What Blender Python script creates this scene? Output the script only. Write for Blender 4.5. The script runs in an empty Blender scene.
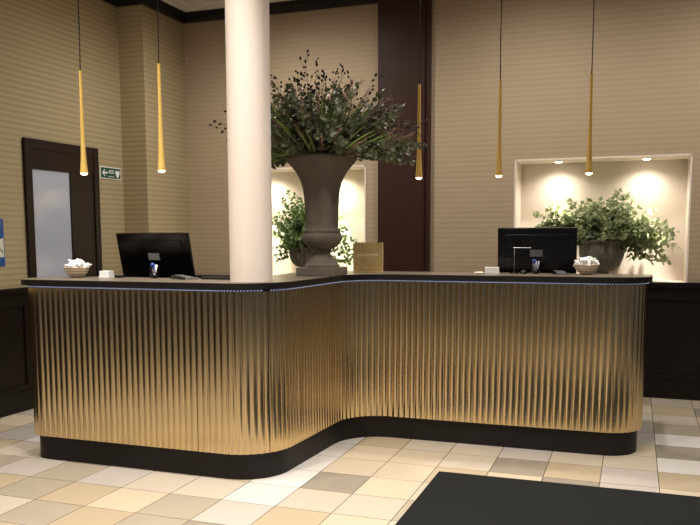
import bpy, math, random
from mathutils import Vector, Matrix
PI = math.pi
random.seed(7)
scene = bpy.context.scene
col = scene.collection
R = math.radians

# ------------------------------------------------------------------ helpers
class MB:
    def __init__(s): s.v = []; s.f = []; s.sm = []
    def add(s, vs, fs, smooth=False):
        n = len(s.v); s.v += [tuple(a) for a in vs]
        for f in fs: s.f.append(tuple(i + n for i in f)); s.sm.append(smooth)
    def box(s, x0, y0, z0, x1, y1, z1):
        v = [(x0,y0,z0),(x1,y0,z0),(x1,y1,z0),(x0,y1,z0),(x0,y0,z1),(x1,y0,z1),(x1,y1,z1),(x0,y1,z1)]
        s.add(v, [(0,3,2,1),(4,5,6,7),(0,1,5,4),(1,2,6,5),(2,3,7,6),(3,0,4,7)])
    def lathe(s, prof, n=40, c=(0,0,0), smooth=True, flute=None, cap=True):
        vs = []
        for k, (r, z) in enumerate(prof):
            for i in range(n):
                a = 2*PI*i/n
                rr = r*(1 + (flute(k, a) if flute else 0))
                vs.append((c[0]+rr*math.cos(a), c[1]+rr*math.sin(a), c[2]+z))
        fs = []
        for k in range(len(prof)-1):
            for i in range(n):
                j = (i+1) % n
                fs.append((k*n+i, k*n+j, (k+1)*n+j, (k+1)*n+i))
        s.add(vs, fs, smooth)
        if cap:
            m = len(prof)-1
            s.add([vs[i] for i in range(n)], [tuple(range(n-1,-1,-1))])
            s.add([vs[m*n+i] for i in range(n)], [tuple(range(n))])
    def tube(s, pts, r, n=6, r1=None):
        pts = [Vector(p) for p in pts]; vs = []; m = len(pts)
        for k, p in enumerate(pts):
            d = (pts[min(k+1,m-1)]-pts[max(k-1,0)]).normalized()
            u = d.cross(Vector((0,0,1)))
            if u.length < 1e-3: u = Vector((1,0,0))
            u.normalize(); w = d.cross(u)
            rr = r if r1 is None else r+(r1-r)*k/(m-1)
            for i in range(n):
                a = 2*PI*i/n; vs.append(p+u*math.cos(a)*rr+w*math.sin(a)*rr)
        fs = [tuple(range(n-1,-1,-1)), tuple((m-1)*n+i for i in range(n))]
        for k in range(m-1):
            for i in range(n):
                j=(i+1)%n; fs.append((k*n+i,k*n+j,(k+1)*n+j,(k+1)*n+i))
        s.add(vs, fs, True)
    def prism(s, poly, z0, z1, smooth=False):
        n = len(poly)
        s.add([(x,y,z0) for x,y in poly]+[(x,y,z1) for x,y in poly],
              [tuple(range(n-1,-1,-1)), tuple(range(n,2*n))])
        s.add([(x,y,z0) for x,y in poly]+[(x,y,z1) for x,y in poly],
              [(i,(i+1)%n,n+(i+1)%n,n+i) for i in range(n)], smooth)
    def build(s, name, mat=None, parent=None, loc=None, bevel=0, seg=2, rot=None):
        me = bpy.data.meshes.new(name); me.from_pydata(s.v, [], s.f)
        me.polygons.foreach_set('use_smooth', s.sm)
        o = bpy.data.objects.new(name, me); col.objects.link(o)
        if mat: me.materials.append(mat)
        if parent: o.parent = parent
        if loc: o.location = loc
        if rot: o.rotation_euler = rot
        me.update()
        if bevel:
            b = o.modifiers.new('bevel','BEVEL'); b.width = bevel; b.segments = seg; b.limit_method='ANGLE'
        return o

def tag(o, label=None, cat=None, group=None, kind=None):
    if label: o['label'] = label
    if cat: o['category'] = cat
    if group: o['group'] = group
    if kind: o['kind'] = kind
    return o
def thing(name, loc, label, cat, group=None, rz=0):
    o = bpy.data.objects.new(name, None); col.objects.link(o); o.empty_display_size = .05
    o.location = loc; o.rotation_euler = (0,0,rz)
    return tag(o, label, cat, group)
def struct(name, mb, mat, **k): return tag(mb.build(name, mat, **k), kind='structure')
def B(x0,y0,z0,x1,y1,z1):
    m = MB(); m.box(x0,y0,z0,x1,y1,z1); return m

# ------------------------------------------------------------------ materials
def lin(c):
    return tuple(((x/255)/12.92 if x/255 <= .04045 else ((x/255+.055)/1.055)**2.4) for x in c)+(1,)
class NT:
    def __init__(s, name):
        s.m = bpy.data.materials.new(name); s.m.use_nodes = True
        s.t = s.m.node_tree; s.b = s.t.nodes['Principled BSDF']
    def n(s, typ, **k):
        x = s.t.nodes.new(typ)
        for a, v in k.items():
            if a in x.inputs.keys() if hasattr(x.inputs,'keys') else False: x.inputs[a].default_value = v
            else: setattr(x, a, v)
        return x
    def l(s, a, b): s.t.links.new(a, b)
    def math(s, op, a, b=None, c=None):
        x = s.t.nodes.new('ShaderNodeMath'); x.operation = op
        for i, v in enumerate((a,b,c)):
            if v is None: continue
            if isinstance(v,(int,float)): x.inputs[i].default_value = v
            else: s.l(v, x.inputs[i])
        return x.outputs[0]
    def mix(s, f, a, b, mode='MIX'):
        x = s.t.nodes.new('ShaderNodeMix'); x.data_type='RGBA'; x.blend_type = mode
        for i, v in ((0,f),(6,a),(7,b)):
            if isinstance(v,(int,float)): x.inputs[i].default_value = v
            elif isinstance(v,tuple): x.inputs[i].default_value = v
            else: s.l(v, x.inputs[i])
        return x.outputs[2]
def simple(name, c, rough=.5, metal=0, noise=0, nscale=20, bump=0, spec=.5, coat=0, **k):
    t = NT(name); t.b.inputs['Roughness'].default_value = rough; t.b.inputs['Metallic'].default_value = metal
    t.b.inputs['Specular IOR Level'].default_value = spec; t.b.inputs['Coat Weight'].default_value = coat
    c = lin(c)
    tc = t.n('ShaderNodeTexCoord'); nz = t.n('ShaderNodeTexNoise'); nz.inputs['Scale'].default_value = nscale; nz.inputs['Detail'].default_value = 5
    t.l(tc.outputs['Object'], nz.inputs['Vector'])
    d = tuple(max(0,x*(1-noise)) for x in c[:3])+(1,); e = tuple(min(1,x*(1+noise)) for x in c[:3])+(1,)
    t.l(t.mix(nz.outputs['Fac'], d, e), t.b.inputs['Base Color'])
    if bump:
        b = t.n('ShaderNodeBump'); b.inputs['Strength'].default_value = bump; b.inputs['Distance'].default_value = .01
        t.l(nz.outputs['Fac'], b.inputs['Height']); t.l(b.outputs[0], t.b.inputs['Normal'])
    return t.m
def emit(name, c, s):
    t = NT(name); t.b.inputs['Base Color'].default_value = lin(c)
    t.b.inputs['Emission Color'].default_value = lin(c); t.b.inputs['Emission Strength'].default_value = s
    return t.m

def wallpaper(name, axis, ch, cl):
    t = NT(name); tc = t.n('ShaderNodeTexCoord'); sp = t.n('ShaderNodeSeparateXYZ'); t.l(tc.outputs['Object'], sp.inputs[0])
    h = sp.outputs[axis]; z = sp.outputs[2]
    def wave(v, per, ph=0):
        return t.math('MULTIPLY_ADD', t.math('SINE', t.math('MULTIPLY', v, 2*PI/per)), .5, .5)
    big = t.math('POWER', wave(z, .044), 1.3)
    nz = t.n('ShaderNodeTexNoise'); nz.inputs['Scale'].default_value = 1.3
    t.l(tc.outputs['Object'], nz.inputs['Vector'])
    fine = wave(h, .022)
    f = t.math('MULTIPLY_ADD', fine, .35, t.math('MULTIPLY', big, .65))
    f = t.math('MULTIPLY', f, t.math('MULTIPLY_ADD', nz.outputs['Fac'], .9, .45))
    t.l(t.mix(f, lin(ch), lin(cl)), t.b.inputs['Base Color'])
    t.b.inputs['Roughness'].default_value = .75
    b = t.n('ShaderNodeBump'); b.inputs['Strength'].default_value = .15; b.inputs['Distance'].default_value = .004
    t.l(f, b.inputs['Height']); t.l(b.outputs[0], t.b.inputs['Normal'])
    return t.m
WPX = wallpaper('wallpaper_back', 0, (174,155,130), (161,143,118))
WPY = wallpaper('wallpaper_side', 1, (172,156,122), (142,128,96))

def floor_mat():
    t = NT('stone_tiles'); tc = t.n('ShaderNodeTexCoord'); sp = t.n('ShaderNodeSeparateXYZ'); t.l(tc.outputs['Object'], sp.inputs[0])
    at = t.n('ShaderNodeAttribute'); at.attribute_name = 'tone'
    nz = t.n('ShaderNodeTexNoise'); nz.inputs['Scale'].default_value = 5; nz.inputs['Detail'].default_value = 6; nz.inputs['Distortion'].default_value = 1.2
    t.l(tc.outputs['Object'], nz.inputs['Vector'])
    c = t.mix(t.math('MULTIPLY', t.math('SUBTRACT', nz.outputs['Fac'], .35), .5), at.outputs['Color'], lin((210,190,158)))
    def edge(v, off, size):
        u = t.math('FRACT', t.math('DIVIDE', t.math('SUBTRACT', v, off), size))
        d = t.math('MULTIPLY', t.math('MINIMUM', u, t.math('SUBTRACT', 1, u)), size)
        return t.math('LESS_THAN', d, .0020)
    g = t.math('MAXIMUM', edge(sp.outputs[0], .166, .3045), edge(sp.outputs[1], 3.875, .3145))
    c = t.mix(g, c, lin((88,72,56)))
    t.l(c, t.b.inputs['Base Color'])
    t.l(t.math('MULTIPLY_ADD', nz.outputs['Fac'], .05, .05), t.b.inputs['Roughness'])
    t.b.inputs['Specular IOR Level'].default_value = .8; t.b.inputs['Coat Weight'].default_value = .5; t.b.inputs['Coat Roughness'].default_value = .05
    b = t.n('ShaderNodeBump'); b.inputs['Strength'].default_value = .4; b.inputs['Distance'].default_value = .002; b.invert = True
    t.l(g, b.inputs['Height']); t.l(b.outputs[0], t.b.inputs['Normal'])
    return t.m
def wood(name, c1, c2, rough=.35, axis=2):
    t = NT(name); tc = t.n('ShaderNodeTexCoord'); mp = t.n('ShaderNodeMapping')
    sc = [30,30,30]; sc[axis] = 2; mp.inputs['Scale'].default_value = sc
    t.l(tc.outputs['Object'], mp.inputs[0]); nz = t.n('ShaderNodeTexNoise'); nz.inputs['Scale'].default_value = 1; nz.inputs['Detail'].default_value = 6
    t.l(mp.outputs[0], nz.inputs['Vector'])
    t.l(t.mix(nz.outputs['Fac'], lin(c1), lin(c2)), t.b.inputs['Base Color']); t.b.inputs['Roughness'].default_value = rough; t.b.inputs['Specular IOR Level'].default_value = .28
    return t.m
def brass_mat():
    t = NT('brass_sheet'); t.b.inputs['Metallic'].default_value = 1
    tc = t.n('ShaderNodeTexCoord'); mp = t.n('ShaderNodeMapping'); mp.inputs['Scale'].default_value = (14,14,2)
    t.l(tc.outputs['Object'], mp.inputs[0]); nz = t.n('ShaderNodeTexNoise'); nz.inputs['Scale'].default_value = 1; nz.inputs['Detail'].default_value = 4
    t.l(mp.outputs[0], nz.inputs['Vector'])
    t.l(t.mix(nz.outputs['Fac'], lin((218,194,150)), lin((234,212,170))), t.b.inputs['Base Color'])
    t.b.inputs['Roughness'].default_value = .17
    return t.m
def leaf_mat(name, c1, c2, rough=.5, trans=.25):
    t = NT(name); gi = t.n('ShaderNodeTexCoord'); nz = t.n('ShaderNodeTexNoise'); nz.inputs['Scale'].default_value = 14; nz.inputs['Detail'].default_value = 2
    t.l(gi.outputs['Object'], nz.inputs['Vector'])
    rp = t.n('ShaderNodeMapRange'); rp.inputs[1].default_value = .35; rp.inputs[2].default_value = .65; t.l(nz.outputs['Fac'], rp.inputs[0])
    c = t.mix(rp.outputs[0], lin(c1), lin(c2)); t.l(c, t.b.inputs['Base Color']); t.b.inputs['Roughness'].default_value = rough
    tr = t.n('ShaderNodeBsdfTranslucent'); t.l(c, tr.inputs[0]); mx = t.n('ShaderNodeMixShader'); mx.inputs[0].default_value = trans
    t.l(t.b.outputs[0], mx.inputs[1]); t.l(tr.outputs[0], mx.inputs[2]); t.l(mx.outputs[0], t.t.nodes['Material Output'].inputs[0])
    return t.m

M = dict(
 floor=floor_mat(), brass=brass_mat(),
 plinth=simple('dark_plinth',(18,13,12),.5,noise=.15,spec=.3),
 top=simple('dark_countertop',(14,11,10),.45,spec=.4,noise=.2),
 topsurf=simple('taupe_top',(112,102,88),.30,noise=.06,spec=.5),
 darkwood=wood('dark_wood',(22,13,10),(36,21,16),.45), darkwoodh=wood('dark_wood_h',(24,17,14),(34,24,20),.35,0),
 panelwood=wood('wainscot_wood',(15,10,8),(24,16,13),.35),
 pilaster=wood('pilaster_wood',(46,25,19),(58,33,25),.5),
 crown=simple('black_moulding',(14,11,10),.6), plaster=simple('white_plaster',(226,218,208),.8,noise=.04,nscale=3),
 niche=simple('niche_plaster',(228,216,204),.85,noise=.03,nscale=4),
 column=simple('column_plaster',(220,207,196),.6,noise=.02,nscale=3),
 mat=simple('black_mat',(22,24,24),.95,noise=.6,nscale=90,bump=.6,spec=.2),
 stone=simple('weathered_stone',(98,90,78),.85,noise=.35,nscale=16,bump=.35),
 stone2=simple('grey_stone',(92,88,76),.85,noise=.3,nscale=22,bump=.35),
 gold=simple('pendant_brass',(240,202,112),.42,metal=.35,noise=.04),
 cord=simple('dark_cord',(30,22,18),.8), lampglow=emit('lamp_glow',(255,236,196),6),
 downglow=emit('downlight_glow',(255,244,222),22), led=emit('led_light',(200,210,240),.42), ledbody=emit('led_profile',(40,54,96),.05),
 black=simple('black_plastic',(6,6,7),.2,noise=.1), blackm=simple('matt_black',(8,8,9),.5,noise=.1),
 grey=simple('grey_label',(120,120,122),.5,noise=.2,nscale=120), silver=simple('silver_metal',(190,190,192),.3,metal=1),
 white=simple('white_paper',(238,238,238),.6), mint=simple('white_wrapper',(246,246,246),.4,noise=.03),
 bowl=None, blue=simple('blue_plastic',(40,70,150),.4),
 glass=None, green=simple('sign_green',(22,74,52),.5), postblue=simple('poster_blue',(28,74,142),.5), postwhite=simple('poster_white',(206,206,190),.6),
 gift=simple('gold_card',(214,190,132),.5,metal=.1,noise=.15,nscale=30), print=simple('cream_print',(255,246,220),.5),
 leafa=leaf_mat('eucalyptus_leaf',(68,74,50),(114,120,88),.5), leafb=leaf_mat('grass_blade',(104,132,66),(140,160,88),.5),
 leafc=leaf_mat('ivy_leaf',(72,98,54),(110,134,78),.45,.3), leafd=leaf_mat('light_eucalyptus_leaf',(108,124,84),(166,174,130),.45,.35),
 seed=simple('dark_seed',(44,28,26),.7,noise=.3), plume=leaf_mat('plume',(138,108,94),(168,138,122),.9,.4), stem=simple('stem_brown',(70,66,44),.7),
 handle=simple('steel_handle',(150,145,138),.3,metal=1), wall=simple('plain_wall',(112,121,136),.8),
)
def bowl_mat():
    t = NT('ribbed_bowl'); tc = t.n('ShaderNodeTexCoord'); sp = t.n('ShaderNodeSeparateXYZ'); t.l(tc.outputs['Object'], sp.inputs[0])
    s = t.math('MULTIPLY_ADD', t.math('SINE', t.math('MULTIPLY', sp.outputs[2], 2*PI/.017)), .5, .5)
    t.l(t.mix(s, lin((232,218,198)), lin((176,150,124))), t.b.inputs['Base Color']); t.b.inputs['Roughness'].default_value = .4
    return t.m
M['bowl'] = bowl_mat()
def pane_mat():
    t = NT('frosted_pane'); t.b.inputs['Base Color'].default_value = lin((168,174,192)); t.b.inputs['Roughness'].default_value = .16
    t.b.inputs['Transmission Weight'].default_value = .0; t.b.inputs['Coat Weight'].default_value = .3
    return t.m
M['glass'] = pane_mat()

# ------------------------------------------------------------------ room
XL, YJ, XD, YB = -4.46, 6.354, -4.20, 7.064
CZ = 3.60; XR, YF = 4.0, -4.0
OX, OY, SX, SY = .166, 3.875, .3045, .3145
TONES = dict(c=(234,217,190), w=(255,252,250), g=(150,142,130), t=(208,189,154), b=(226,214,196), d=(186,175,156), s=(212,205,200))
over = {}
def cell(x, y): return (math.floor((x-OX)/SX), math.floor((y-OY)/SY))
for (x, y, k) in [(-1.5,4.0,'g'),(-1.8,3.7,'w'),(-1.8,4.0,'w'),(-1.8,4.4,'w'),(-1.8,4.7,'w'),(-1.8,5.0,'w'),(-1.5,3.7,'b'),(-1.5,3.4,'t'),(-1.8,3.4,'s'),
                  (-1.5,4.35,'c'),(-1.5,4.65,'c'),(-1.5,5.0,'t'),(-1.2,4.0,'c'),(-1.2,4.35,'c'),(-1.2,4.65,'c'),(-1.2,5.0,'b'),(-1.2,3.7,'b'),(-1.2,3.4,'c'),
                  (-2.1,3.7,'b'),(-2.1,3.4,'d'),(-2.4,3.7,'b'),(-2.4,3.4,'c'),(-2.7,3.7,'s'),(-2.7,3.4,'t'),(-3.0,3.7,'d'),(-3.0,3.4,'d'),(-3.3,3.7,'s'),(-3.3,3.4,'t'),
                  (-3.6,4.2,'w'),(-3.6,3.7,'d'),(-3.9,4.2,'s'),(-.9,4.95,'b'),(-.9,4.6,'b'),(-.6,4.95,'s'),(-.6,4.6,'g'),(-.3,4.95,'b'),(-.3,4.6,'t'),(0,4.9,'b'),
                  (.3,4.9,'w'),(.3,5.3,'g'),(.3,5.6,'w'),(.3,5.9,'d'),(.3,6.2,'b'),(.3,6.5,'t'),(.05,5.6,'s'),(.05,5.9,'s')]: over[cell(x,y)] = k
fm = MB(); tones = []
i0, j0 = cell(XL-.3, YF); i1, j1 = cell(XR, YB+.6)
rng = random.Random(3)
for i in range(i0, i1+1):
    for j in range(j0, j1+1):
        x, y = OX+i*SX, OY+j*SY
        fm.add([(x,y,0),(x+SX,y,0),(x+SX,y+SY,0),(x,y+SY,0)], [(0,1,2,3)])
        k = over.get((i,j)) or rng.choice('ccbbtdsg'); f = rng.uniform(.94,1.04)
        tones.append(tuple((a*.74+b*.26)*f*.86 for a, b in zip(lin(TONES[k])[:3], lin((212,200,180))))+(1,))
fl = struct('floor', fm, M['floor'])
ca = fl.data.color_attributes.new('tone','FLOAT_COLOR','CORNER')
for q in range(len(tones)):
    for c in range(4): ca.data[q*4+c].color = tones[q]

struct('ceiling', B(XL-.3,YF,CZ,XR,YB+.6,CZ+.1), M['plaster'])
struct('wall_left', B(XL-.12,YF,0,XL,YJ,CZ), WPY)
struct('wall_left_recess', B(XL-.12,YJ,0,XD,YB+.5,CZ), WPY)     # the projecting part of the left wall
struct('wall_right', B(XR,YF,0,XR+.1,YB+.5,CZ), M['wall'])
struct('wall_front', B(XL-.1,YF-.1,0,XR,YF,CZ), M['wall'])
# back wall with two lit niches
ND, NZ0, NZ1 = .36, .957, 1.99
NL, NR = (-3.735,-2.336), (-.99,.41)
m = MB()
m.box(XD,YB,0,XR,YB+.5,NZ0-.02); m.box(XD,YB,NZ1,XR,YB+.5,CZ)
m.box(XD,YB,NZ0-.02,NL[0],YB+.5,NZ1); m.box(NL[1],YB,NZ0-.02,NR[0],YB+.5,NZ1); m.box(NR[1],YB,NZ0-.02,XR,YB+.5,NZ1)
struct('wall_back', m, WPX)
for (a, b) in (NL, NR):
    m = MB(); t = .012
    m.box(a,YB+ND,NZ0-.02,b,YB+ND+t,NZ1); m.box(a-.001,YB-.004,NZ0,a+t,YB+ND,NZ1); m.box(b-t,YB-.004,NZ0,b+.001,YB+ND,NZ1)
    m.box(a,YB-.004,NZ1-t,b,YB+ND,NZ1+.001); m.box(a,YB+.0,NZ0-.02,b,YB+ND,NZ0)
    struct('trim_1' if a < -2 else 'trim_2', m, M['niche'])
# crown moulding: flat black fascia with a white plaster cornice above it, following the wall line
def band(z0, z1, d, mat, name):
    m = MB()
    m.box(XL,YF,z0,XL+d,YJ-d,z1); m.box(XL,YJ-d,z0,XD+d,YJ,z1); m.box(XD,YJ,z0,XD+d,YB-d,z1); m.box(XD,YB-d,z0,XR,YB,z1)
    struct(name, m, mat)
band(3.405, 3.475, .03, M['crown'], 'trim_3'); band(3.475, 3.497, .05, M['crown'], 'trim_4')
band(3.497, 3.53, .10, M['plaster'], 'trim_5'); band(3.53, 3.565, .16, M['plaster'], 'trim_6'); band(3.565, CZ, .30, M['plaster'], 'trim_7')
# dark timber pilaster between the niches
m = MB(); m.box(-2.206,YB-.05,0,-1.775,YB,CZ-.02); m.box(-1.775,YB-.035,0,-1.728,YB,CZ-.02); m.box(-1.79,YB-.055,0,-1.777,YB,CZ-.02)
struct('trim_8', m, M['pilaster'])
# wainscot
def wains(name, x0, x1, y0, y1, ax):
    """panelled dark timber dado; ax = 0 runs along x facing -y, ax = 1 runs along y facing +x"""
    m = MB(); D = .03
    def bx(a, b, d0, d1, z0, z1):
        if ax == 0: m.box(a, y1-d1, z0, b, y1-d0, z1)
        else: m.box(x0+d0, a, z0, x0+d1, b, z1)
    a, b = (x0, x1) if ax == 0 else (y0, y1)
    bx(a,b,0,.012,0,NZ0-.03); bx(a,b,0,.024,.15,.20); bx(a,b,0,.024,.82,NZ0-.03); bx(a,b,0,.045,NZ0-.03,NZ0+.004); bx(a,b,0,.03,0,.15); bx(a,b,0,.036,.14,.155)
    n = max(1, round((b-a)/1.1)); w = (b-a)/n
    for k in range(n+1):
        c = min(max(a+k*w, a+.04), b-.04); bx(c-.04,c+.04,0,.024,.20,.82)
    struct(name, m, M['panelwood'])
wains('baseboard_left', XL, 0, YF, 5.06, 1); wains('baseboard_left_far', XL, 0, 6.0, YJ-.02, 1); wains('baseboard_recess', XD, 0, YJ, YB, 1)
wains('baseboard_back_left', XD+.03, -2.206, 0, YB, 0); wains('baseboard_back_right', -1.728, XR, 0, YB, 0)
m = MB(); m.box(XL,YJ-.02,0,XD+.02,YJ,NZ0); struct('baseboard_jog', m, M['panelwood'])

# door
d = tag(bpy.data.objects.new('door_1', None), kind='structure'); col.objects.link(d); d.location = (XL, 5.525, 0)
def db(name, mat, boxes, parent=d, bevel=.004):
    m = MB()
    for (x0,y0,z0,x1,y1,z1) in boxes: m.box(x0-XL,y0-5.525,z0,x1-XL,y1-5.525,z1)
    return m.build(name, mat, parent, bevel=bevel)
db('door_frame', M['darkwood'], [(XL,5.06,0,XL+.026,5.135,2.112),(XL,5.90,0,XL+.026,5.97,2.112),(XL,5.135,2.035,XL+.025,5.90,2.112)])
db('door_leaf', M['darkwood'], [(XL,5.14,0,XL+.02,5.60,.3),(XL,5.14,1.88,XL+.02,5.90,2.035),(XL,5.585,0,XL+.022,5.68,1.88),(XL,5.13,.3,XL+.02,5.143,1.9),(XL,5.68,0,XL+.014,5.90,1.9)])
db('pane', M['glass'], [(XL+.002,5.143,.3,XL+.010,5.585,1.88)], bevel=0)
db('door_handle', M['handle'], [(XL+.022,5.62,.98,XL+.034,5.65,1.12),(XL+.034,5.63,1.03,XL+.06,5.645,1.045),(XL+.05,5.53,1.03,XL+.062,5.645,1.045)])

# ------------------------------------------------------------------ text
def text(name, s, mat, parent, loc, rot, size, ext=.0008, align='CENTER', bold=False, sx=1):
    cu = bpy.data.curves.new(name, 'FONT'); cu.body = s; cu.size = size; cu.extrude = ext; cu.align_x = align; cu.align_y = 'CENTER'
    if bold: cu.offset = size*.02
    tmp = bpy.data.objects.new('tmp', cu); col.objects.link(tmp); bpy.context.view_layer.update()
    me = bpy.data.meshes.new_from_object(tmp.evaluated_get(bpy.context.evaluated_depsgraph_get())); bpy.data.objects.remove(tmp)
    me.name = name; me.materials.clear(); me.materials.append(mat); o = bpy.data.objects.new(name, me); col.objects.link(o)
    o.location = loc; o.rotation_euler = rot; o.scale = (sx,1,1); o.parent = parent
    return o
# AED sign (hangs on the left wall right of the door)
s = thing('emergency_sign', (XL, 6.165, 1.915), 'small green and white AED sign with left arrow, on the wall right of the door', 'sign')
m = MB(); m.box(0,-.152,-.053,.004,.152,.053); m.build('border', M['white'], s, bevel=.001)
m = MB(); m.box(.004,-.143,-.045,.006,.143,.045); m.build('panel', M['green'], s)
m = MB()
m.add([(.0072,y,z) for y,z in [(-.128,0),(-.095,.030),(-.083,.030),(-.103,.008),(-.052,.008),(-.052,-.008),(-.103,-.008),(-.083,-.030),(-.095,-.030)]], [tuple(range(9))])
m.build('arrow', M['white'], s)
RZ = (PI/2, 0, PI/2)
text('lettering', 'AED', M['white'], s, (.0066,.006,.010), RZ, .046)
m = MB(); m.box(.0066,-.035,-.034,.0072,.05,-.029); m.build('underline', M['white'], s)
m = MB(); m.add([(.0072,.097+a*.032,b*.038-.004) for a,b in [(0,-1),(-.6,-.45),(-1,.2),(-.9,.7),(-.5,.9),(0,.6),(.5,.9),(.9,.7),(1,.2),(.6,-.45)]], [tuple(range(10))])
m.build('heart', M['white'], s)
# blue poster, left edge
s = thing('wall_poster', (XL, 4.64, 1.31), 'blue notice with a white patch, on the striped wall left of the door', 'poster')
m = MB(); m.box(0,-.18,-.176,.006,.18,.176); m.build('sheet', M['postblue'], s)
m = MB(); m.add([(.0072,y,z) for y,z in [(-.16,-.11),(.172,-.11),(.172,.035),(.13,.02),(.08,-.02),(-.02,-.03),(-.16,.02)]], [tuple(range(7))]); m.build('white_patch', M['postwhite'], s)
m = MB(); m.tube([(.0075,.10,-.035),(.0075,.135,-.05),(.0075,.16,-.075)],.004); m.build('dark_line', M['blackm'], s)

# ------------------------------------------------------------------ reception desk
def fillet(pts, rad, ds=.004):
    out = [Vector(pts[0])]
    for k in range(1, len(pts)-1):
        p = Vector(pts[k]); a = (Vector(pts[k-1])-p).normalized(); b = (Vector(pts[k+1])-p).normalized(); r = rad[k-1]
        ang = a.angle(b); L = r/math.tan(ang/2); c = p+(a+b).normalized()*(r/math.sin(ang/2))
        s0 = p+a*L-c; s1 = p+b*L-c; th = math.atan2(s0.x*s1.y-s0.y*s1.x, s0.dot(s1)); n = max(8,int(abs(th)*r/ds))
        for i in range(n+1):
            t = th*i/n; out.append(c+Vector((s0.x*math.cos(t)-s0.y*math.sin(t), s0.x*math.sin(t)+s0.y*math.cos(t))))
    out.append(Vector(pts[-1])); return out
def resample(pts, ds):
    L = [0]
    for a, b in zip(pts, pts[1:]): L.append(L[-1]+(b-a).length)
    n = int(L[-1]/ds); out = []; k = 0
    for i in range(n+1):
        s = L[-1]*i/n
        while k < len(L)-2 and L[k+1] < s: k += 1
        t = (s-L[k])/max(1e-9, L[k+1]-L[k]); out.append(pts[k].lerp(pts[k+1], t))
    return out
def norms(pts):
    o = []
    for i in range(len(pts)):
        d = (pts[min(i+2,len(pts)-1)]-pts[max(i-2,0)]).normalized(); o.append(Vector((d.y,-d.x)))
    return o
KP = [(-3.46,4.22),(-3.46,3.885),(-1.855,3.885),(-1.785,5.072),(.052,5.072),(.052,5.43)]
path = resample(fillet(KP, (.13,.27,.30,.20)), .004); nor = norms(path); N = len(path)
offp = lambda o: [(p+n*o) for p, n in zip(path, nor)]
desk = thing('reception_desk', (-1.8,4.3,0), 'curved reception desk with fluted brass front, dark top and dark plinth', 'reception desk')
dl = lambda v: [(x+1.8, y-4.3, *r) for x, y, *r in v]
def dbuild(mb, name, mat, **k):
    mb.v = dl(mb.v); return mb.build(name, mat, desk, **k)
BACK = [(0.052,5.43),(-2.16,5.43),(-2.16,4.22),(-3.46,4.22)]
m = MB(); m.prism([tuple(p) for p in path[::4]]+BACK[1:-1], 0, .17); dbuild(m,'plinth',M['plinth'])
m = MB(); m.prism([tuple(p) for p in offp(.01)[::4]]+BACK[1:-1], .165, 1.066); dbuild(m,'carcass',M['blackm'])
# fluted brass sheets: three, with fine joints
PITCH = .0385
def joint(px, py):   # index of the nearest path point
    return min(range(N), key=lambda i: (path[i]-Vector((px,py))).length)
J = [0, joint(-2.27,3.885), joint(-1.905,3.99), N-1]
for a, b in zip(J, J[1:]):
    m = MB(); vs = []; aa, bb = (a+1 if a else a), b
    for i in range(aa, bb+1):
        t = (i*.004/PITCH) % 1
        r = .018+.0105*(max(0,1-(2*t-1)**2))**.5
        p = path[i]+nor[i]*r; q = path[i]+nor[i]*.011
        vs += [(p.x,p.y,.150),(p.x,p.y,1.052),(q.x,q.y,1.052),(q.x,q.y,.150)]
    n = bb-aa+1; fs = []
    m.add(vs, [(4*i,4*i+4,4*i+5,4*i+1) for i in range(n-1)], True)
    m.add(vs, [(4*i+1,4*i+5,4*i+6,4*i+2) for i in range(n-1)]+[(4*i+3,4*i+7,4*i+4,4*i) for i in range(n-1)])
    o = dbuild(m,'fluted_panel',M['brass'])
# LED profile under the top, broken at the joint
for a, b in ((6, J[2]-3), (J[2]+4, N-8)):
    m = MB(); A = path[a:b:3]; NN = nor[a:b:3]
    inn = [p+n*.012 for p,n in zip(A,NN)]; out = [p+n*.037 for p,n in zip(A,NN)]
    m.prism([tuple(p) for p in out]+[tuple(p) for p in inn[::-1]], 1.052, 1.066); o = dbuild(m,'led_profile',M['ledbody'])
    m = MB(); k = 0; step = 4
    for i in range(a, b-3, step):   # a row of light dots along the profile
        p, n = path[i], nor[i]; d = Vector((-n.y, n.x)); w = .0030
        c = p+n*.0375; e = c+n*.0015
        q = [c-d*w, c+d*w, e+d*w, e-d*w]
        m.add([(v.x,v.y,1.0555) for v in q]+[(v.x,v.y,1.0605) for v in q], [(0,1,2,3),(7,6,5,4),(0,4,5,1),(1,5,6,2),(2,6,7,3),(3,7,4,0)])
    m.v = dl(m.v); m.build('led_dots', M['led'], desk)['label'] = 'row of bluish white light dots'
# countertop
tp = resample(fillet(KP, (.075,.27,.30,.16)), .006); tn = norms(tp)
m = MB(); m.prism([tuple(p+n*(.045+(.012 if p.x > .03 else 0))) for p,n in zip(tp,tn)][::2]+[(.107,5.43),(-2.20,5.43),(-2.20,4.24),(-3.505,4.24)][0:], 1.066, 1.0985)
dbuild(m,'countertop',M['top'],bevel=.001)
m = MB(); m.prism([tuple(p+n*(.040+(.012 if p.x > .03 else 0))) for p,n in zip(tp,tn)][::2]+[(.102,5.428),(-2.198,5.428),(-2.198,4.238),(-3.50,4.238)], 1.0984, 1.10)
dbuild(m,'top_surface',M['topsurf'])['label'] = 'satin taupe top surface inside the black edge'
m = MB(); m.box(-3.44,4.22,.72,-2.16,4.95,.745); m.box(-3.44,4.22,0,-3.42,4.95,.72); m.box(-2.2,4.22,0,-2.16,4.95,.72)
m.box(-2.16,5.43,.72,.02,6.1,.745); m.box(-2.16,5.43,0,-2.14,6.1,.72); m.box(0,5.43,0,.02,6.1,.72)
dbuild(m,'work_surface',M['panelwood'])

# column standing through the desk front
m = MB(); m.lathe([(.119,1.101),(.120,CZ)], 64, c=(-2.015,4.05,0))
tag(m.build('column', M['column']), kind='structure')

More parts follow.
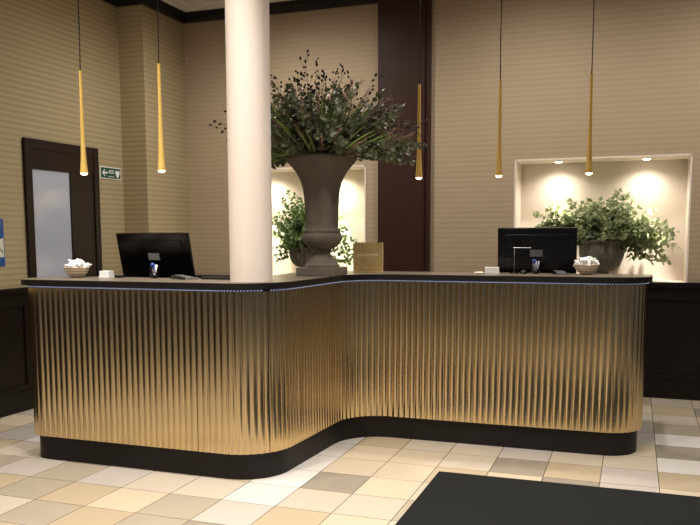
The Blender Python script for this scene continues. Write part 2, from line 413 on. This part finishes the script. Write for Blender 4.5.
# black entrance mat
m = MB(); m.box(-1.012,2.0,.0,1.7,4.386,.012)
tag(m.build('floor_mat', M['mat'], bevel=.004), 'black rectangular entrance mat on the pale stone floor', 'mat')

# ------------------------------------------------------------------ pendants
def pendant():
    t = thing('pendant_lamp', (0,0,0), 'x', 'lamp', 'slim brass pendant lamps over the desk')
    m = MB(); m.lathe([(.0088,.60),(.0092,.5),(.0100,.4),(.0110,.3),(.0126,.2),(.0150,.12),(.0182,.06),(.0215,.02),(.0232,.004),(.0228,0)][::-1], 24); m.build('lamp_shade', M['gold'], t)
    m = MB(); m.lathe([(.0200,-.0005),(.0200,-.004),(.0165,-.009),(.009,-.012),(.001,-.0125)][::-1], 20); m.build('bulb', M['lampglow'], t)
    m = MB(); m.tube([(0,0,.60),(.0015,0,.66),(.004,0,.85),(.001,.001,1.1),(0,0,1.4),(0,0,CZ-1.732-.03)], .0035); m.build('cord', M['cord'], t)
    m = MB(); m.lathe([(.05,CZ-1.732-.03),(.05,CZ-1.732-.001)], 24); m.build('ceiling_cup', M['gold'], t)
    return t
def copy_tree(o, parent=None):
    c = o.copy(); col.objects.link(c)
    if parent: c.parent = parent
    for ch in list(o.children): copy_tree(ch, c)
    return c
P0 = pendant()
for k, (x, y, lb) in enumerate([(-3.128,4.065,'slim brass pendant in front of the dark door with frosted glass'),
        (-2.588,4.065,'slim brass pendant above the left monitor, beside the pale column'),
        (-1.357,5.22,'slim brass pendant in front of the dark timber pilaster'),
        (-.836,5.25,'slim brass pendant left of the right lit niche, above the right monitor'),
        (-.282,5.25,'slim brass pendant in front of the right lit niche')]):
    o = P0 if k == 0 else copy_tree(P0)
    o.location = (x, y, 1.732); o['label'] = lb; o.rotation_euler = (0,0,k*1.3)

# ------------------------------------------------------------------ urns
def scallop(n, amt, k0, k1): return lambda k, a: (amt*abs(math.sin(a*n/2))-amt/2) if k0 <= k <= k1 else 0
UX, UY = -1.880, 4.79
u = thing('stone_urn', (UX,UY,1.10), 'tall brown-grey stone urn with trumpet-shaped bowl, standing on the desk beside the column', 'urn')
m = MB(); m.box(-.128,-.128,0,.128,.128,.052); m.build('base', M['stone'], u, bevel=.004)
m = MB(); m.lathe([(.112,.052),(.114,.062),(.110,.070),(.102,.074),(.098,.084),(.084,.100),(.066,.118),(.056,.134),(.052,.146),(.058,.150),(.060,.158),(.054,.163)], 48); m.build('foot', M['stone'], u)
prof = [(.05,.160),(.060,.166),(.088,.180),(.108,.196),(.122,.214),(.129,.232),(.128,.250),(.118,.266),(.112,.272),(.117,.276),(.118,.284),(.112,.289),(.106,.294),(.105,.32),
        (.106,.38),(.108,.44),(.112,.50),(.118,.545),(.128,.585),(.143,.62),(.165,.655),(.189,.685),(.210,.708),(.221,.722),(.226,.732),(.227,.742),(.221,.752),(.205,.752),(.190,.738),(.165,.70)]
m = MB(); m.lathe(prof, 64, cap=False); m.lathe([(.19,.70),(.001,.705)], 32, cap=False); m.build('bowl', M['stone'], u)

su = thing('fluted_urn', (-3.01,7.21,NZ0), 'small fluted grey urn standing in the left lit niche, partly behind the tall urn', 'urn')
m = MB(); m.box(-.07,-.07,0,.07,.07,.025); m.lathe([(.068,.025),(.055,.038),(.036,.06),(.033,.075),(.045,.086)], 32); m.build('base', M['stone2'], su)
prof2 = [(.05,.10),(.095,.115),(.135,.15),(.160,.20),(.170,.25),(.168,.29),(.160,.31),(.172,.32),(.176,.335),(.160,.338),(.14,.31)]
prof2 = [(r*.84,z*.84) for r, z in prof2]
m = MB(); m.lathe(prof2, 96, flute=scallop(20,.10,1,6), cap=False); m.lathe([(.125,.25),(.001,.255)],24,cap=False); m.build('bowl', M['stone2'], su)
bu = thing('bowl_urn', (-.265,7.235,NZ0), 'wide grey stone bowl on a short foot in the right lit niche', 'urn')
m = MB(); m.lathe([(.095,0),(.095,.02),(.075,.035),(.06,.06),(.065,.075)], 32); m.build('base', M['stone2'], bu)
prof3 = [(.06,.07),(.12,.085),(.17,.12),(.20,.17),(.213,.22),(.208,.26),(.20,.285),(.215,.30),(.222,.315),(.205,.318),(.18,.29)]
prof3 = [(r*.86,z*1.10) for r,z in prof3]
m = MB(); m.lathe(prof3, 96, flute=scallop(24,.05,1,5), cap=False); m.lathe([(.165,.31),(.001,.315)],24,cap=False); m.build('bowl', M['stone2'], bu)

# ------------------------------------------------------------------ plants
def leaf(m, p, d, up, L, W, round_=True):
    """one bent leaf blade from p along d"""
    d = d.normalized(); s = d.cross(up)
    if s.length < .05: s = d.cross(Vector((1,.3,.1)))
    s.normalize(); n = s.cross(d).normalized()
    if round_: st = [(0,.12,0),(.18,.75,.02),(.5,1,.05),(.82,.72,.0),(1,.06,-.06)]
    else: st = [(0,.25,0),(.3,1,.04),(.6,.8,.02),(1,.03,-.12)]
    vs = []
    for (t, w, h) in st:
        c = p+d*L*t+n*L*h
        vs += [c-s*W*.5*w+n*W*.12*w, c, c+s*W*.5*w+n*W*.12*w]
    fs = []
    for k in range(len(st)-1):
        for j in (0,1): fs.append((3*k+j,3*k+j+1,3*k+j+4,3*k+j+3))
    m.add(vs, fs, True)
def rv(rg, s=1): return Vector((rg.gauss(0,1),rg.gauss(0,1),rg.gauss(0,1)))*s
def sprig(ml, ms, p0, d, length, rg, droop=.25, lsize=.045, dens=.022, wid=.85, rnd=True, lim=None, taper=.45):
    """a stem with opposite leaves"""
    pts = [Vector(p0)]; d = d.normalized(); n = max(4,int(length/dens)); st = length/n
    for i in range(n):
        d = (d+Vector((0,0,-droop*st*2))+rv(rg,.035)).normalized(); q = pts[-1]+d*st
        if lim: q = lim(q)
        pts.append(q)
    ms.tube(pts[::2] if len(pts) > 6 else pts, .0022, 4, .001)
    for i in range(2, n+1):
        t = i/n; L = lsize*(1-taper*t)*rg.uniform(.75,1.2); u = (pts[i]-pts[i-1]).normalized()
        side = u.cross(Vector((0,0,1))); side = side.normalized() if side.length > .05 else Vector((1,0,0))
        rot = Matrix.Rotation(i*1.4+rg.uniform(-.4,.4), 3, u)
        for sg in (-1,1):
            dd = (rot@side)*sg+u*.55+rv(rg,.15)
            q = pts[i]
            if lim and (lim(q+dd.normalized()*L)-(q+dd.normalized()*L)).length > .004: continue
            leaf(ml, q, dd, rv(rg)+Vector((0,-.6,.9)), L, L*wid, rnd)
    leaf(ml, pts[-1], d, Vector((0,-.3,1)), lsize*.6, lsize*.45, rnd)

def arrangement():
    rg = random.Random(11)
    t = thing('flower_arrangement', (UX,UY,1.80), 'large wild bouquet of eucalyptus, grasses and dark seed heads in the tall urn', 'flower arrangement')
    L, S, G, D, PL = MB(), MB(), MB(), MB(), MB()
    def lim(q):   # keep clear of the column
        c = Vector((-2.012-UX,4.06-UY)); w = Vector((q.x,q.y))-c
        if w.length < .15: w = w.normalized()*.15; q = Vector((c.x+w.x,c.y+w.y,q.z))
        if q.x < -.60: q = Vector((-.60,q.y,q.z))
        rr = math.hypot(q.x,q.y)
        if .12 < rr < .29 and q.z < .055: q = Vector((q.x,q.y,.055))
        return q
    for k in range(150):
        a = rg.uniform(0,2*PI); e = rg.uniform(.12,1.35); rr = rg.uniform(0,.15)
        d = Vector((math.cos(a)*math.cos(e),math.sin(a)*math.cos(e)*.8,math.sin(e)*.85+.1)); ln = rg.uniform(.22,.48)*(.95 if e < .7 else 1.10)
        sprig(L, S, (math.cos(a)*rr,math.sin(a)*rr,-.03), d, ln, rg, .55 if e < .5 else .3, .066, .030, .85, lim=lim)
    for k in range(36):   # a skirt of leaves over the rim
        a = 2*PI*k/36+rg.uniform(-.1,.1); r0 = .15
        sprig(L, S, (math.cos(a)*r0,math.sin(a)*r0,-.03), Vector((math.cos(a),math.sin(a)*.8,.8)), rg.uniform(.12,.26), rg, 1.7, .05, .024, .85, lim=lim)
    for (a, e, ln, dr) in [(-.05,.22,.44,.40),(.05,.16,.55,.30),(.1,.30,.44,.4),(-.3,.2,.36,.4),(3.3,.1,.5,.7),(3.0,.1,.48,.8),(2.75,.05,.5,.8),(0.12,.30,.48,.5),(.2,.2,.44,.4),(2.9,-.05,.42,.8),(.02,.12,.45,.3)]:   # long side sprays
        sprig(L, S, (math.cos(a)*.1,math.sin(a)*.1,.03), Vector((math.cos(a)*math.cos(e),math.sin(a)*math.cos(e),math.sin(e))), ln, rg, dr, .046, .022, .8, lim=lim, taper=.3)
    for k in range(420):  # grass blades
        a = rg.uniform(0,2*PI); e = rg.uniform(.35,1.45); ln = rg.uniform(.42,.66)
        d = Vector((math.cos(a)*math.cos(e),math.sin(a)*math.cos(e)*.8,math.sin(e))).normalized(); p = Vector((math.cos(a)*.05,math.sin(a)*.05,-.05)); side = d.cross(Vector((rg.uniform(-1,1),-1,.2))).normalized()
        vs = []; nseg = 6
        for i in range(nseg+1):
            u = i/nseg; c = lim(p+d*ln*u+Vector((0,0,-.10*u*u*ln/.5))); w = .0060*(1-u**2)+.0005
            vs += [c-side*w, c+side*w]
        G.add(vs, [(2*i,2*i+1,2*i+3,2*i+2) for i in range(nseg)], True)
    heads = []
    def seedhead(p, d, r):
        d = d.normalized(); s1 = d.cross(Vector((.3,.2,1))).normalized(); s2 = d.cross(s1); vs = []
        for (u, w) in ((0,.2),(.3,.9),(.65,.9),(1,.25)):
            for i in range(5):
                a = 2*PI*i/5; vs.append(p+d*r*2.8*(u-.5)+(s1*math.cos(a)+s2*math.sin(a))*r*w)
        heads.append((vs, [(5*k+i,5*k+(i+1)%5,5*k+5+(i+1)%5,5*k+5+i) for k in range(3) for i in range(5)]+[(4,3,2,1,0),(15,16,17,18,19)], r/(p.y+6)))
    for k in range(86):   # dark seed heads on branching wiry stems
        a = rg.uniform(0,2*PI); e = rg.uniform(.30,1.4); ln = rg.uniform(.44,.68)*(1 if e > .6 else 1.08)
        d = Vector((math.cos(a)*math.cos(e),math.sin(a)*math.cos(e)*.8,math.sin(e))).normalized(); p = Vector((0,0,-.05)); pts = [p]
        for i in range(8):
            d = (d+rv(rg,.04)).normalized(); pts.append(lim(pts[-1]+d*ln/8))
        S.tube(pts, .0016, 3, .0008); seedhead(pts[-1]+d*.01, d+rv(rg,.3), rg.uniform(.006,.010))
        for i in range(4,9):
            for z in range(rg.choice((1,2,2))):
                dd = (d+rv(rg,.55)).normalized(); q = pts[i]+dd*rg.uniform(.025,.075); S.tube([pts[i],q],.0009,3); seedhead(q, dd, rg.uniform(.0045,.009))
    for (x, z) in [(-.755,.325),(-.715,.305),(-.70,.255)]:   # twigs reaching past the column
        p = Vector((x,.0,z-.02)); S.tube([(-.1,.03,-.02),(x*.5,.05,z*.6),p],.0014,3,.0008); seedhead(p, Vector((1,0,.35)), .0095)
    def plume(p0, d, ln, w=.05):
        d = d.normalized(); pts = [lim(Vector(p0)+d*ln*i/8+Vector((0,0,-.06*(i/8)**2))) for i in range(9)]
        PL.tube(pts,.0013,3,.0006)
        for i in range(110):
            u = rg.uniform(.5,1); k = min(7,int(u*8)); q = pts[k].lerp(pts[k+1],u*8-k); dd = (d*.9+rv(rg,.5)).normalized(); l2 = rg.uniform(.02,w)*(1.25-u*.7)
            s = dd.cross(rv(rg)).normalized()*.0009; e2 = q+dd*l2
            PL.add([q-s,q+s,e2+s,e2-s],[(0,1,2,3)])
    for k in range(85):
        a = rg.uniform(0,2*PI); e = rg.uniform(.25,1.3)
        plume((0,0,-.03), Vector((math.cos(a)*math.cos(e),math.sin(a)*math.cos(e)*.8,math.sin(e))), rg.uniform(.42,.60))
    for (x,z,ln) in [(1,.40,.66),(1,.55,.66),(.8,.8,.66),(.65,1.0,.62),(.4,1,.62),(.5,1,.64),(-.3,1,.6),(-.5,1,.6),(.2,1,.6)]: plume((0,0,-.03), Vector((x,-.1,z)), ln, .075)
    L.build('leaves', M['leafa'], t); S.build('stems', M['stem'], t); G.build('grass_blades', M['leafb'], t); PL.build('plumes', M['plume'], t)
    heads.sort(key=lambda h: -h[2])
    for h in heads[:100]:
        m = MB(); m.add(h[0], h[1], True); m.build('seed_head', M['seed'], t)
    for h in heads[100:]: D.add(h[0], h[1], True)
    tag(D.build('small_seed_heads', M['seed'], t), kind='stuff')
arrangement()

def niche_plant(name, loc, label, mat, seed, n, rx, rz, lsize, zmin, extra=(), zoff=0, ylim=(-.22,.10), down=.5, dens=.03):
    rg = random.Random(seed); t = thing(name, loc, label, 'plant'); L, S = MB(), MB()
    def lim(q): return Vector((q.x, min(max(q.y,ylim[0]),ylim[1]), max(q.z,zmin)))
    for k in range(n):
        a = rg.uniform(0,2*PI); e = rg.uniform(-.05,1.45)
        d = Vector((math.cos(a)*math.cos(e)*rx,math.sin(a)*math.cos(e)*.35,math.sin(e)*rz+.08)); ln = d.length*rg.uniform(.6,1.05)
        sprig(L, S, (rg.uniform(-.08,.08),rg.uniform(-.05,.03),zoff), d, ln, rg, down, lsize, dens, .85, lim=lim)
    for (x,z,ln,dr) in extra: sprig(L, S, (0,-.03,zoff), Vector((x,-.08,z)), ln, rg, dr, lsize*.9, dens, .85, lim=lim, taper=.3)
    L.build('leaves', mat, t); S.build('stems', M['stem'], t); return t
niche_plant('eucalyptus_plant', (-.265,7.235,NZ0+.335), 'pale green eucalyptus bush spilling from the stone bowl in the right niche', M['leafd'], 5, 120, .52, .24, .070, -.17,
            extra=[(-1,.62,.46,.5),(-1,.42,.56,.4),(1,.40,.62,.7),(1,.25,.60,1.0),(1,.5,.60,.6),(-.9,.3,.50,.6),(1,.05,.46,1.3),(-1,.5,.56,.5),(-1,.2,.5,.5),(-1,.35,.62,.4),(-1,.45,.58,.4),
                   (-1,.1,.36,1.2),(1,.1,.36,1.4),(.8,-.1,.3,1.8),(-.6,0,.22,1.8),(1,.3,.5,.7),(1,.4,.55,.7),(.45,1,.42,.2),(.35,1,.42,.2),(.25,1,.40,.2),(-.5,1,.34,.2),(1,.15,.62,1.1),(1,.3,.58,1.3),(-1,.7,.52,.3),(-1,.9,.46,.2),(-.8,1,.42,.2),(-1,.6,.60,.3),(-1,.65,.56,.4),(1,.7,.52,.3),(1,.9,.46,.2),(-1,.55,.50,.3),(-1,.8,.50,.2),(-1,.5,.45,.3)], zoff=.02, dens=.030)
niche_plant('ivy_plant', (-3.01,7.21,NZ0+.28), 'small-leaved green plant in the left niche, partly behind the tall urn', M['leafc'], 9, 110, .36, .42, .055, -.14,
            extra=[(1,.1,.60,1.3),(1,.3,.66,1.1),(1,.2,.62,1.2),(-.8,.1,.3,1.5),(-.2,1,.54,.2),(-.35,1,.50,.2),(1,.5,.64,.9),(1,.4,.68,.8),(-.7,0,.3,1.6),(-.5,0,.24,2),(1,.35,.70,1.5),(1,.6,.64,.7)], dens=.028)

# ------------------------------------------------------------------ monitors
def monitor(loc, label, tilt, w=.545, h=.312):
    t = thing('computer_monitor', loc, label, 'monitor', 'monitors seen from behind on the reception desk')
    z0 = .325
    m = MB(); m.box(-w/2,-.014,0,w/2,.014,h); c = m.build('housing', M['black'], t, loc=(0,0,z0), rot=(R(tilt),0,0), bevel=.006)
    m = MB(); m.box(-w*.40,-.020,.02,w*.40,-.013,h*.86); m.build('rear_cover', M['black'], c, bevel=.003)
    m = MB(); m.box(-.042,-.0225,.135,.042,-.0198,.18); m.build('rating_label', M['grey'], c)
    m = MB(); m.box(-w/2+.008,.0142,.01,w/2-.008,.0155,h-.01); m.build('screen', M['blackm'], c)
    m = MB(); m.box(-.03,-.075,.012,.03,-.045,z0+.08); m.box(-.03,-.06,z0+.03,.03,-.015,z0+.085); m.build('stand', M['blackm'], t, bevel=.006)
    m = MB(); m.box(-.13,-.14,0,.13,.08,.012); m.build('foot', M['blackm'], t, bevel=.004)
    return t
monitor((-2.968,4.60,.7465), 'black monitor seen from behind, left of the pale column', 14)
monitor((-.626,5.60,.7465), 'black monitor seen from behind, beside the right lit niche', 3, w=.525, h=.33)

# ------------------------------------------------------------------ counter items
T = 1.10
def candy_bowl(x, y, label, side):
    t = thing('ribbed_bowl', (x,y,T), label, 'bowl')
    m = MB(); m.lathe([(.034,0),(.038,.004),(.056,.018),(.069,.038),(.076,.058),(.079,.066),(.075,.066),(.066,.040),(.050,.020),(.001,.012)], 40); m.build('body', M['bowl'], t)
    rg = random.Random(side)
    n = 0
    for ring, (rad, z, k) in enumerate(((.062,.072,10),(.036,.086,7),(.010,.097,3))):
        for i in range(k):
            a = 2*PI*i/k+ring*.4; mm = MB(); l = .030
            mm.lathe([(.002,-l),(.009,-l*.7),(.004,-l*.5),(.011,-l*.25),(.012,.0),(.011,l*.25),(.004,l*.5),(.009,l*.7),(.002,l)], 8)
            o = mm.build('wrapped_sweet', M['mint'], loc=(x+rad*math.cos(a),y+rad*math.sin(a),T+z+rg.uniform(-.003,.008)), rot=(PI/2+rg.uniform(-.9,.9),rg.uniform(-.6,.9),rg.uniform(0,3)))
            tag(o, 'white wrapped sweet heaped in the bowl at the %s end of the desk' % ('left' if side == 1 else 'right'), 'sweet', 'sweets in the %s bowl' % ('left' if side == 1 else 'right'))
candy_bowl(-3.268,4.14,'ribbed cream bowl of white sweets at the left end of the desk',1)
candy_bowl(-.285,5.335,'ribbed cream bowl of white sweets at the right end of the desk',2)
# card holders
def cards(x, y, label, rz, w=.075):
    t = thing('card_holder', (x,y,T), label, 'card holder', rz=rz)
    m = MB(); m.box(-w/2,-.03,0,w/2,.03,.012); m.build('tray', M['white'], t, bevel=.002)
    m = MB(); m.box(-w/2+.003,-.026,.013,w/2-.003,.026,.042); m.build('card_stack', M['white'], t, bevel=.0015)
cards(-3.055,4.15,'white stack of cards beside the left bowl of sweets',0); cards(-.875,5.28,'white stack of cards left of the right monitor',.2,.095)
m = MB(); m.lathe([(.028,0),(.034,.004),(.036,.010),(.020,.012)],20)
tag(m.build('coaster_tin', M['print'], loc=(-.955,5.25,T)), 'tiny tan tin left of the white card stack near the right monitor', 'tin')
def flatbox(name, x, y, w, dd, h, label, cat, rz=0, mat='blackm'):
    m = MB(); m.box(-w/2,-dd/2,0,w/2,dd/2,h); return tag(m.build(name, M[mat], loc=(x,y,T), rot=(0,0,rz), bevel=.003), label, cat)
flatbox('card_case', -2.975,4.17,.05,.04,.016, 'flat black case right of the white card stack by the left bowl','case')
flatbox('document_tray', -2.30,4.18,.20,.05,.014, 'long flat black tray lying against the left side of the column','tray')
# pen holders
def pens(x, y, label):
    t = thing('pen_holder', (x,y,T), label, 'pen holder')
    m = MB(); m.lathe([(.020,0),(.021,.002),(.022,.034),(.019,.034),(.018,.004),(.001,.003)],20); m.build('cup', M['black'], t)
    for k, (dx, dy, mt) in enumerate([(.012,0,'white'),(-.012,.004,'silver'),(.006,-.01,'blue'),(0,.01,'white')]):
        m = MB(); m.tube([(dx*.4,dy*.4,.006),(dx*1.6,dy*1.6,.082)],.0035,6); m.build('pen', M[mt], t)
    m = MB(); m.lathe([(.004,.068),(.012,.074),(.014,.082),(.011,.090),(.003,.094)],12,c=(-.012,0,0)); m.build('blue_cap', M['blue'], t)
pens(-2.725,4.17,'black pen holder with a blue-capped pen before the left monitor'); pens(-.60,5.33,'black pen holder with a blue-capped pen before the right monitor')
# card terminals
def terminal(x, y, label, rz):
    t = thing('card_terminal', (x,y,T), label, 'card terminal', rz=rz)
    m = MB(); m.add([(-.04,-.085,0),(.04,-.085,0),(.04,.085,0),(-.04,.085,0),(-.04,-.085,.010),(.04,-.085,.010),(.036,.085,.024),(-.036,.085,.024)],
                    [(0,3,2,1),(4,5,6,7),(0,1,5,4),(1,2,6,5),(2,3,7,6),(3,0,4,7)]); m.build('body', M['black'], t, bevel=.004)
    m = MB(); m.box(-.028,.02,0,.028,.062,.002); m.build('display', M['silver'], t, loc=(0,0,.0168), rot=(R(4.7),0,0))
    m = MB()
    for i in range(4):
        for j in range(3): m.box(-.026+j*.019,-.072+i*.02,0,-.012+j*.019,-.060+i*.02,.003)
    m.build('keypad', M['grey'], t, loc=(0,0,.0165), rot=(R(4.7),0,0))
    m = MB(); m.box(-.042,-.095,.0,.042,-.085,.013); m.build('front_strip', M['silver'], t)
terminal(-2.505,4.14,'black card terminal with silver strip, left of the column',1.1); terminal(-.445,5.29,'black card terminal with silver strip, between right monitor and sweets bowl',.3)
# small chrome lamp with a flat arm
t = thing('task_lamp', (-.735,5.30,T), 'thin chrome lamp with horizontal arm before the right monitor', 'lamp')
m = MB(); m.lathe([(.03,0),(.03,.006),(.008,.010),(.004,.012)],24); m.build('base', M['black'], t)
m = MB(); m.tube([(0,0,.008),(0,0,.168)],.0015,8); m.build('pole', M['silver'], t)
m = MB(); m.box(-.006,-.010,.167,.105,.010,.171); m.build('lamp_arm', M['silver'], t, bevel=.002)
m = MB(); m.lathe([(.022,0),(.024,.006),(.016,.022),(.004,.024)],16)
tag(m.build('desk_gadget', M['black'], loc=(-.675,5.31,T)), 'small round black gadget between the chrome lamp and pen holder', 'gadget')
# gold card standing at the bend
t = thing('gold_sign', (-1.717,5.24,T), 'square gold display card with cream lettering, standing right of the tall urn', 'sign', rz=.06)
m = MB(); m.box(-.10,-.035,0,.10,.02,.007); m.build('stand', M['gift'], t, bevel=.002)
RT = (PI/2,0,0)
text('lettering', 'JULSTRØMMER', M['print'], t, (0,-.009,.118), RT, .0235, bold=True, sx=.98)
m = MB(); m.box(-.104,-.008,.006,.104,.008,.203)
m.box(-.018,-.0095,.098,.018,-.008,.101); m.box(-.026,-.0095,.030,.026,-.008,.033)
rg = random.Random(4)
for k in range(26):
    x, z, r = rg.uniform(-.09,.09), rg.uniform(.02,.19), rg.choice((.001,.0015,.003))
    if abs(z-.118) < .014: continue
    m.box(x-r,-.0092,z-r,x+r,-.008,z+r)
cd = m.build('card', M['gift'], t); cd.data.materials.append(M['print'])
for q in cd.data.polygons[6:]: q.material_index = 1

# ------------------------------------------------------------------ lights
def spot(loc, power, size=100, blend=1, color=(1,.86,.68), r=.05, target=None, name='downlight_source'):
    l = bpy.data.lights.new(name,'SPOT'); l.energy = power; l.spot_size = R(size); l.spot_blend = blend; l.color = color; l.shadow_soft_size = r
    o = bpy.data.objects.new(name, l); col.objects.link(o); o.location = loc
    if target is not None: o.rotation_euler = (Vector(target)-Vector(loc)).to_track_quat('-Z','Y').to_euler()
    return o
# recessed downlights in the niches
for (nx, k) in ((-.645,60),(.07,60),(-3.42,60),(-2.72,75)):
    t = thing('niche_downlight', (nx,7.25,NZ1-.012), {-.645:'small recessed downlight in the right niche, above left side of the bush',.07:'small recessed downlight in the right niche, above right side of the bush',
        -3.42:'small recessed downlight in the left niche, behind the column',-2.72:'small recessed downlight in the left niche, behind the flowers'}[nx], 'downlight','niche downlights')
    m = MB(); m.lathe([(.042,0),(.042,-.004),(.030,-.004),(.030,0)][::-1],28); m.build('rim', M['white'], t)
    m = MB(); m.lathe([(.029,-.001),(.029,-.006),(.001,-.010)][::-1],24); m.build('lens', M['downglow'], t)
    hue = (1,.90,.76) if nx > -2 else (1,.93,.70)
    spot((nx,7.25,NZ1-.03), k*(.30 if nx > -2 else .38), 150, 1, hue, .03); spot((nx,7.25,NZ1-.03), k*2.6, 38, .7, hue, .02, target=(nx,7.285,1))
for o in [o for o in col.objects if o.name.startswith('pendant_lamp')]:
    spot((o.location.x,o.location.y,1.712), 2.5, 80, 1, (1,.85,.62), .02)
# lobby ceiling downlights; the cool rear row is an addition
def ceil(x, y, p, **k):
    spot((x,y,CZ-.02), p, k.get('size',95), 1, k.get('color',(1,.86,.68)), k.get('r',.06))
WARM = (1,.935,.86)
for x in (-3.0,-.9,1.3):
    ceil(x, -2.4, 210 if x < -2 else 20, size=150, color=(.78,.88,1), r=.12)  # unseen cool lamps, added to grey the reflections high on the brass front
for x in (-3.6,-2.2,-.8,.6,2.2):
    ceil(x, .9, 135 if x < -1 else 105, size=165, color=WARM, r=.12)
for x in (-3.3,-2.1,-1.2,-.4,.9):
    ceil(x, 3.2, 225 if x < -1 else 190, size=105, color=WARM, r=.04)
ceil(-2.9,5.8,230,size=165,color=WARM); ceil(-.8,5.9,140,size=165,color=WARM); ceil(.9,6.0,130,size=165,color=WARM)
w = bpy.data.worlds.new('world'); scene.world = w; w.use_nodes = True
w.node_tree.nodes['Background'].inputs[0].default_value = (.9,.85,.8,1); w.node_tree.nodes['Background'].inputs[1].default_value = .05

# ------------------------------------------------------------------ camera
F, X0, Y0 = 801.6, 343.7, 320.4; P, W, RO = R(6.127), R(19.902), R(.222)
right = Vector((math.cos(W),math.sin(W),0)); hf = Vector((-math.sin(W),math.cos(W),0)); Z = Vector((0,0,1))
fwd = hf*math.cos(P)-Z*math.sin(P); up = Z*math.cos(P)+hf*math.sin(P)
r2 = right*math.cos(RO)-up*math.sin(RO); u2 = right*math.sin(RO)+up*math.cos(RO)
cam = bpy.data.cameras.new('camera'); co = bpy.data.objects.new('camera', cam); col.objects.link(co)
cam.sensor_fit = 'HORIZONTAL'; cam.sensor_width = 36; cam.lens = 36*F/700
cam.shift_x = (350-X0)/700; cam.shift_y = (Y0-262.5)/700; cam.clip_start = .05
mt = Matrix.Identity(4)
for i in range(3): mt[i][0] = r2[i]; mt[i][1] = u2[i]; mt[i][2] = -fwd[i]
mt.translation = Vector((0,0,1.36)); co.matrix_world = mt; scene.camera = co

vs = scene.view_settings; vs.view_transform = 'Standard'; vs.look = 'None'; vs.gamma = 1; vs.use_curve_mapping = False; vs.exposure = .12
scene.cycles.use_denoising = True; scene.cycles.max_bounces = 8; scene.cycles.sample_clamp_indirect = 4
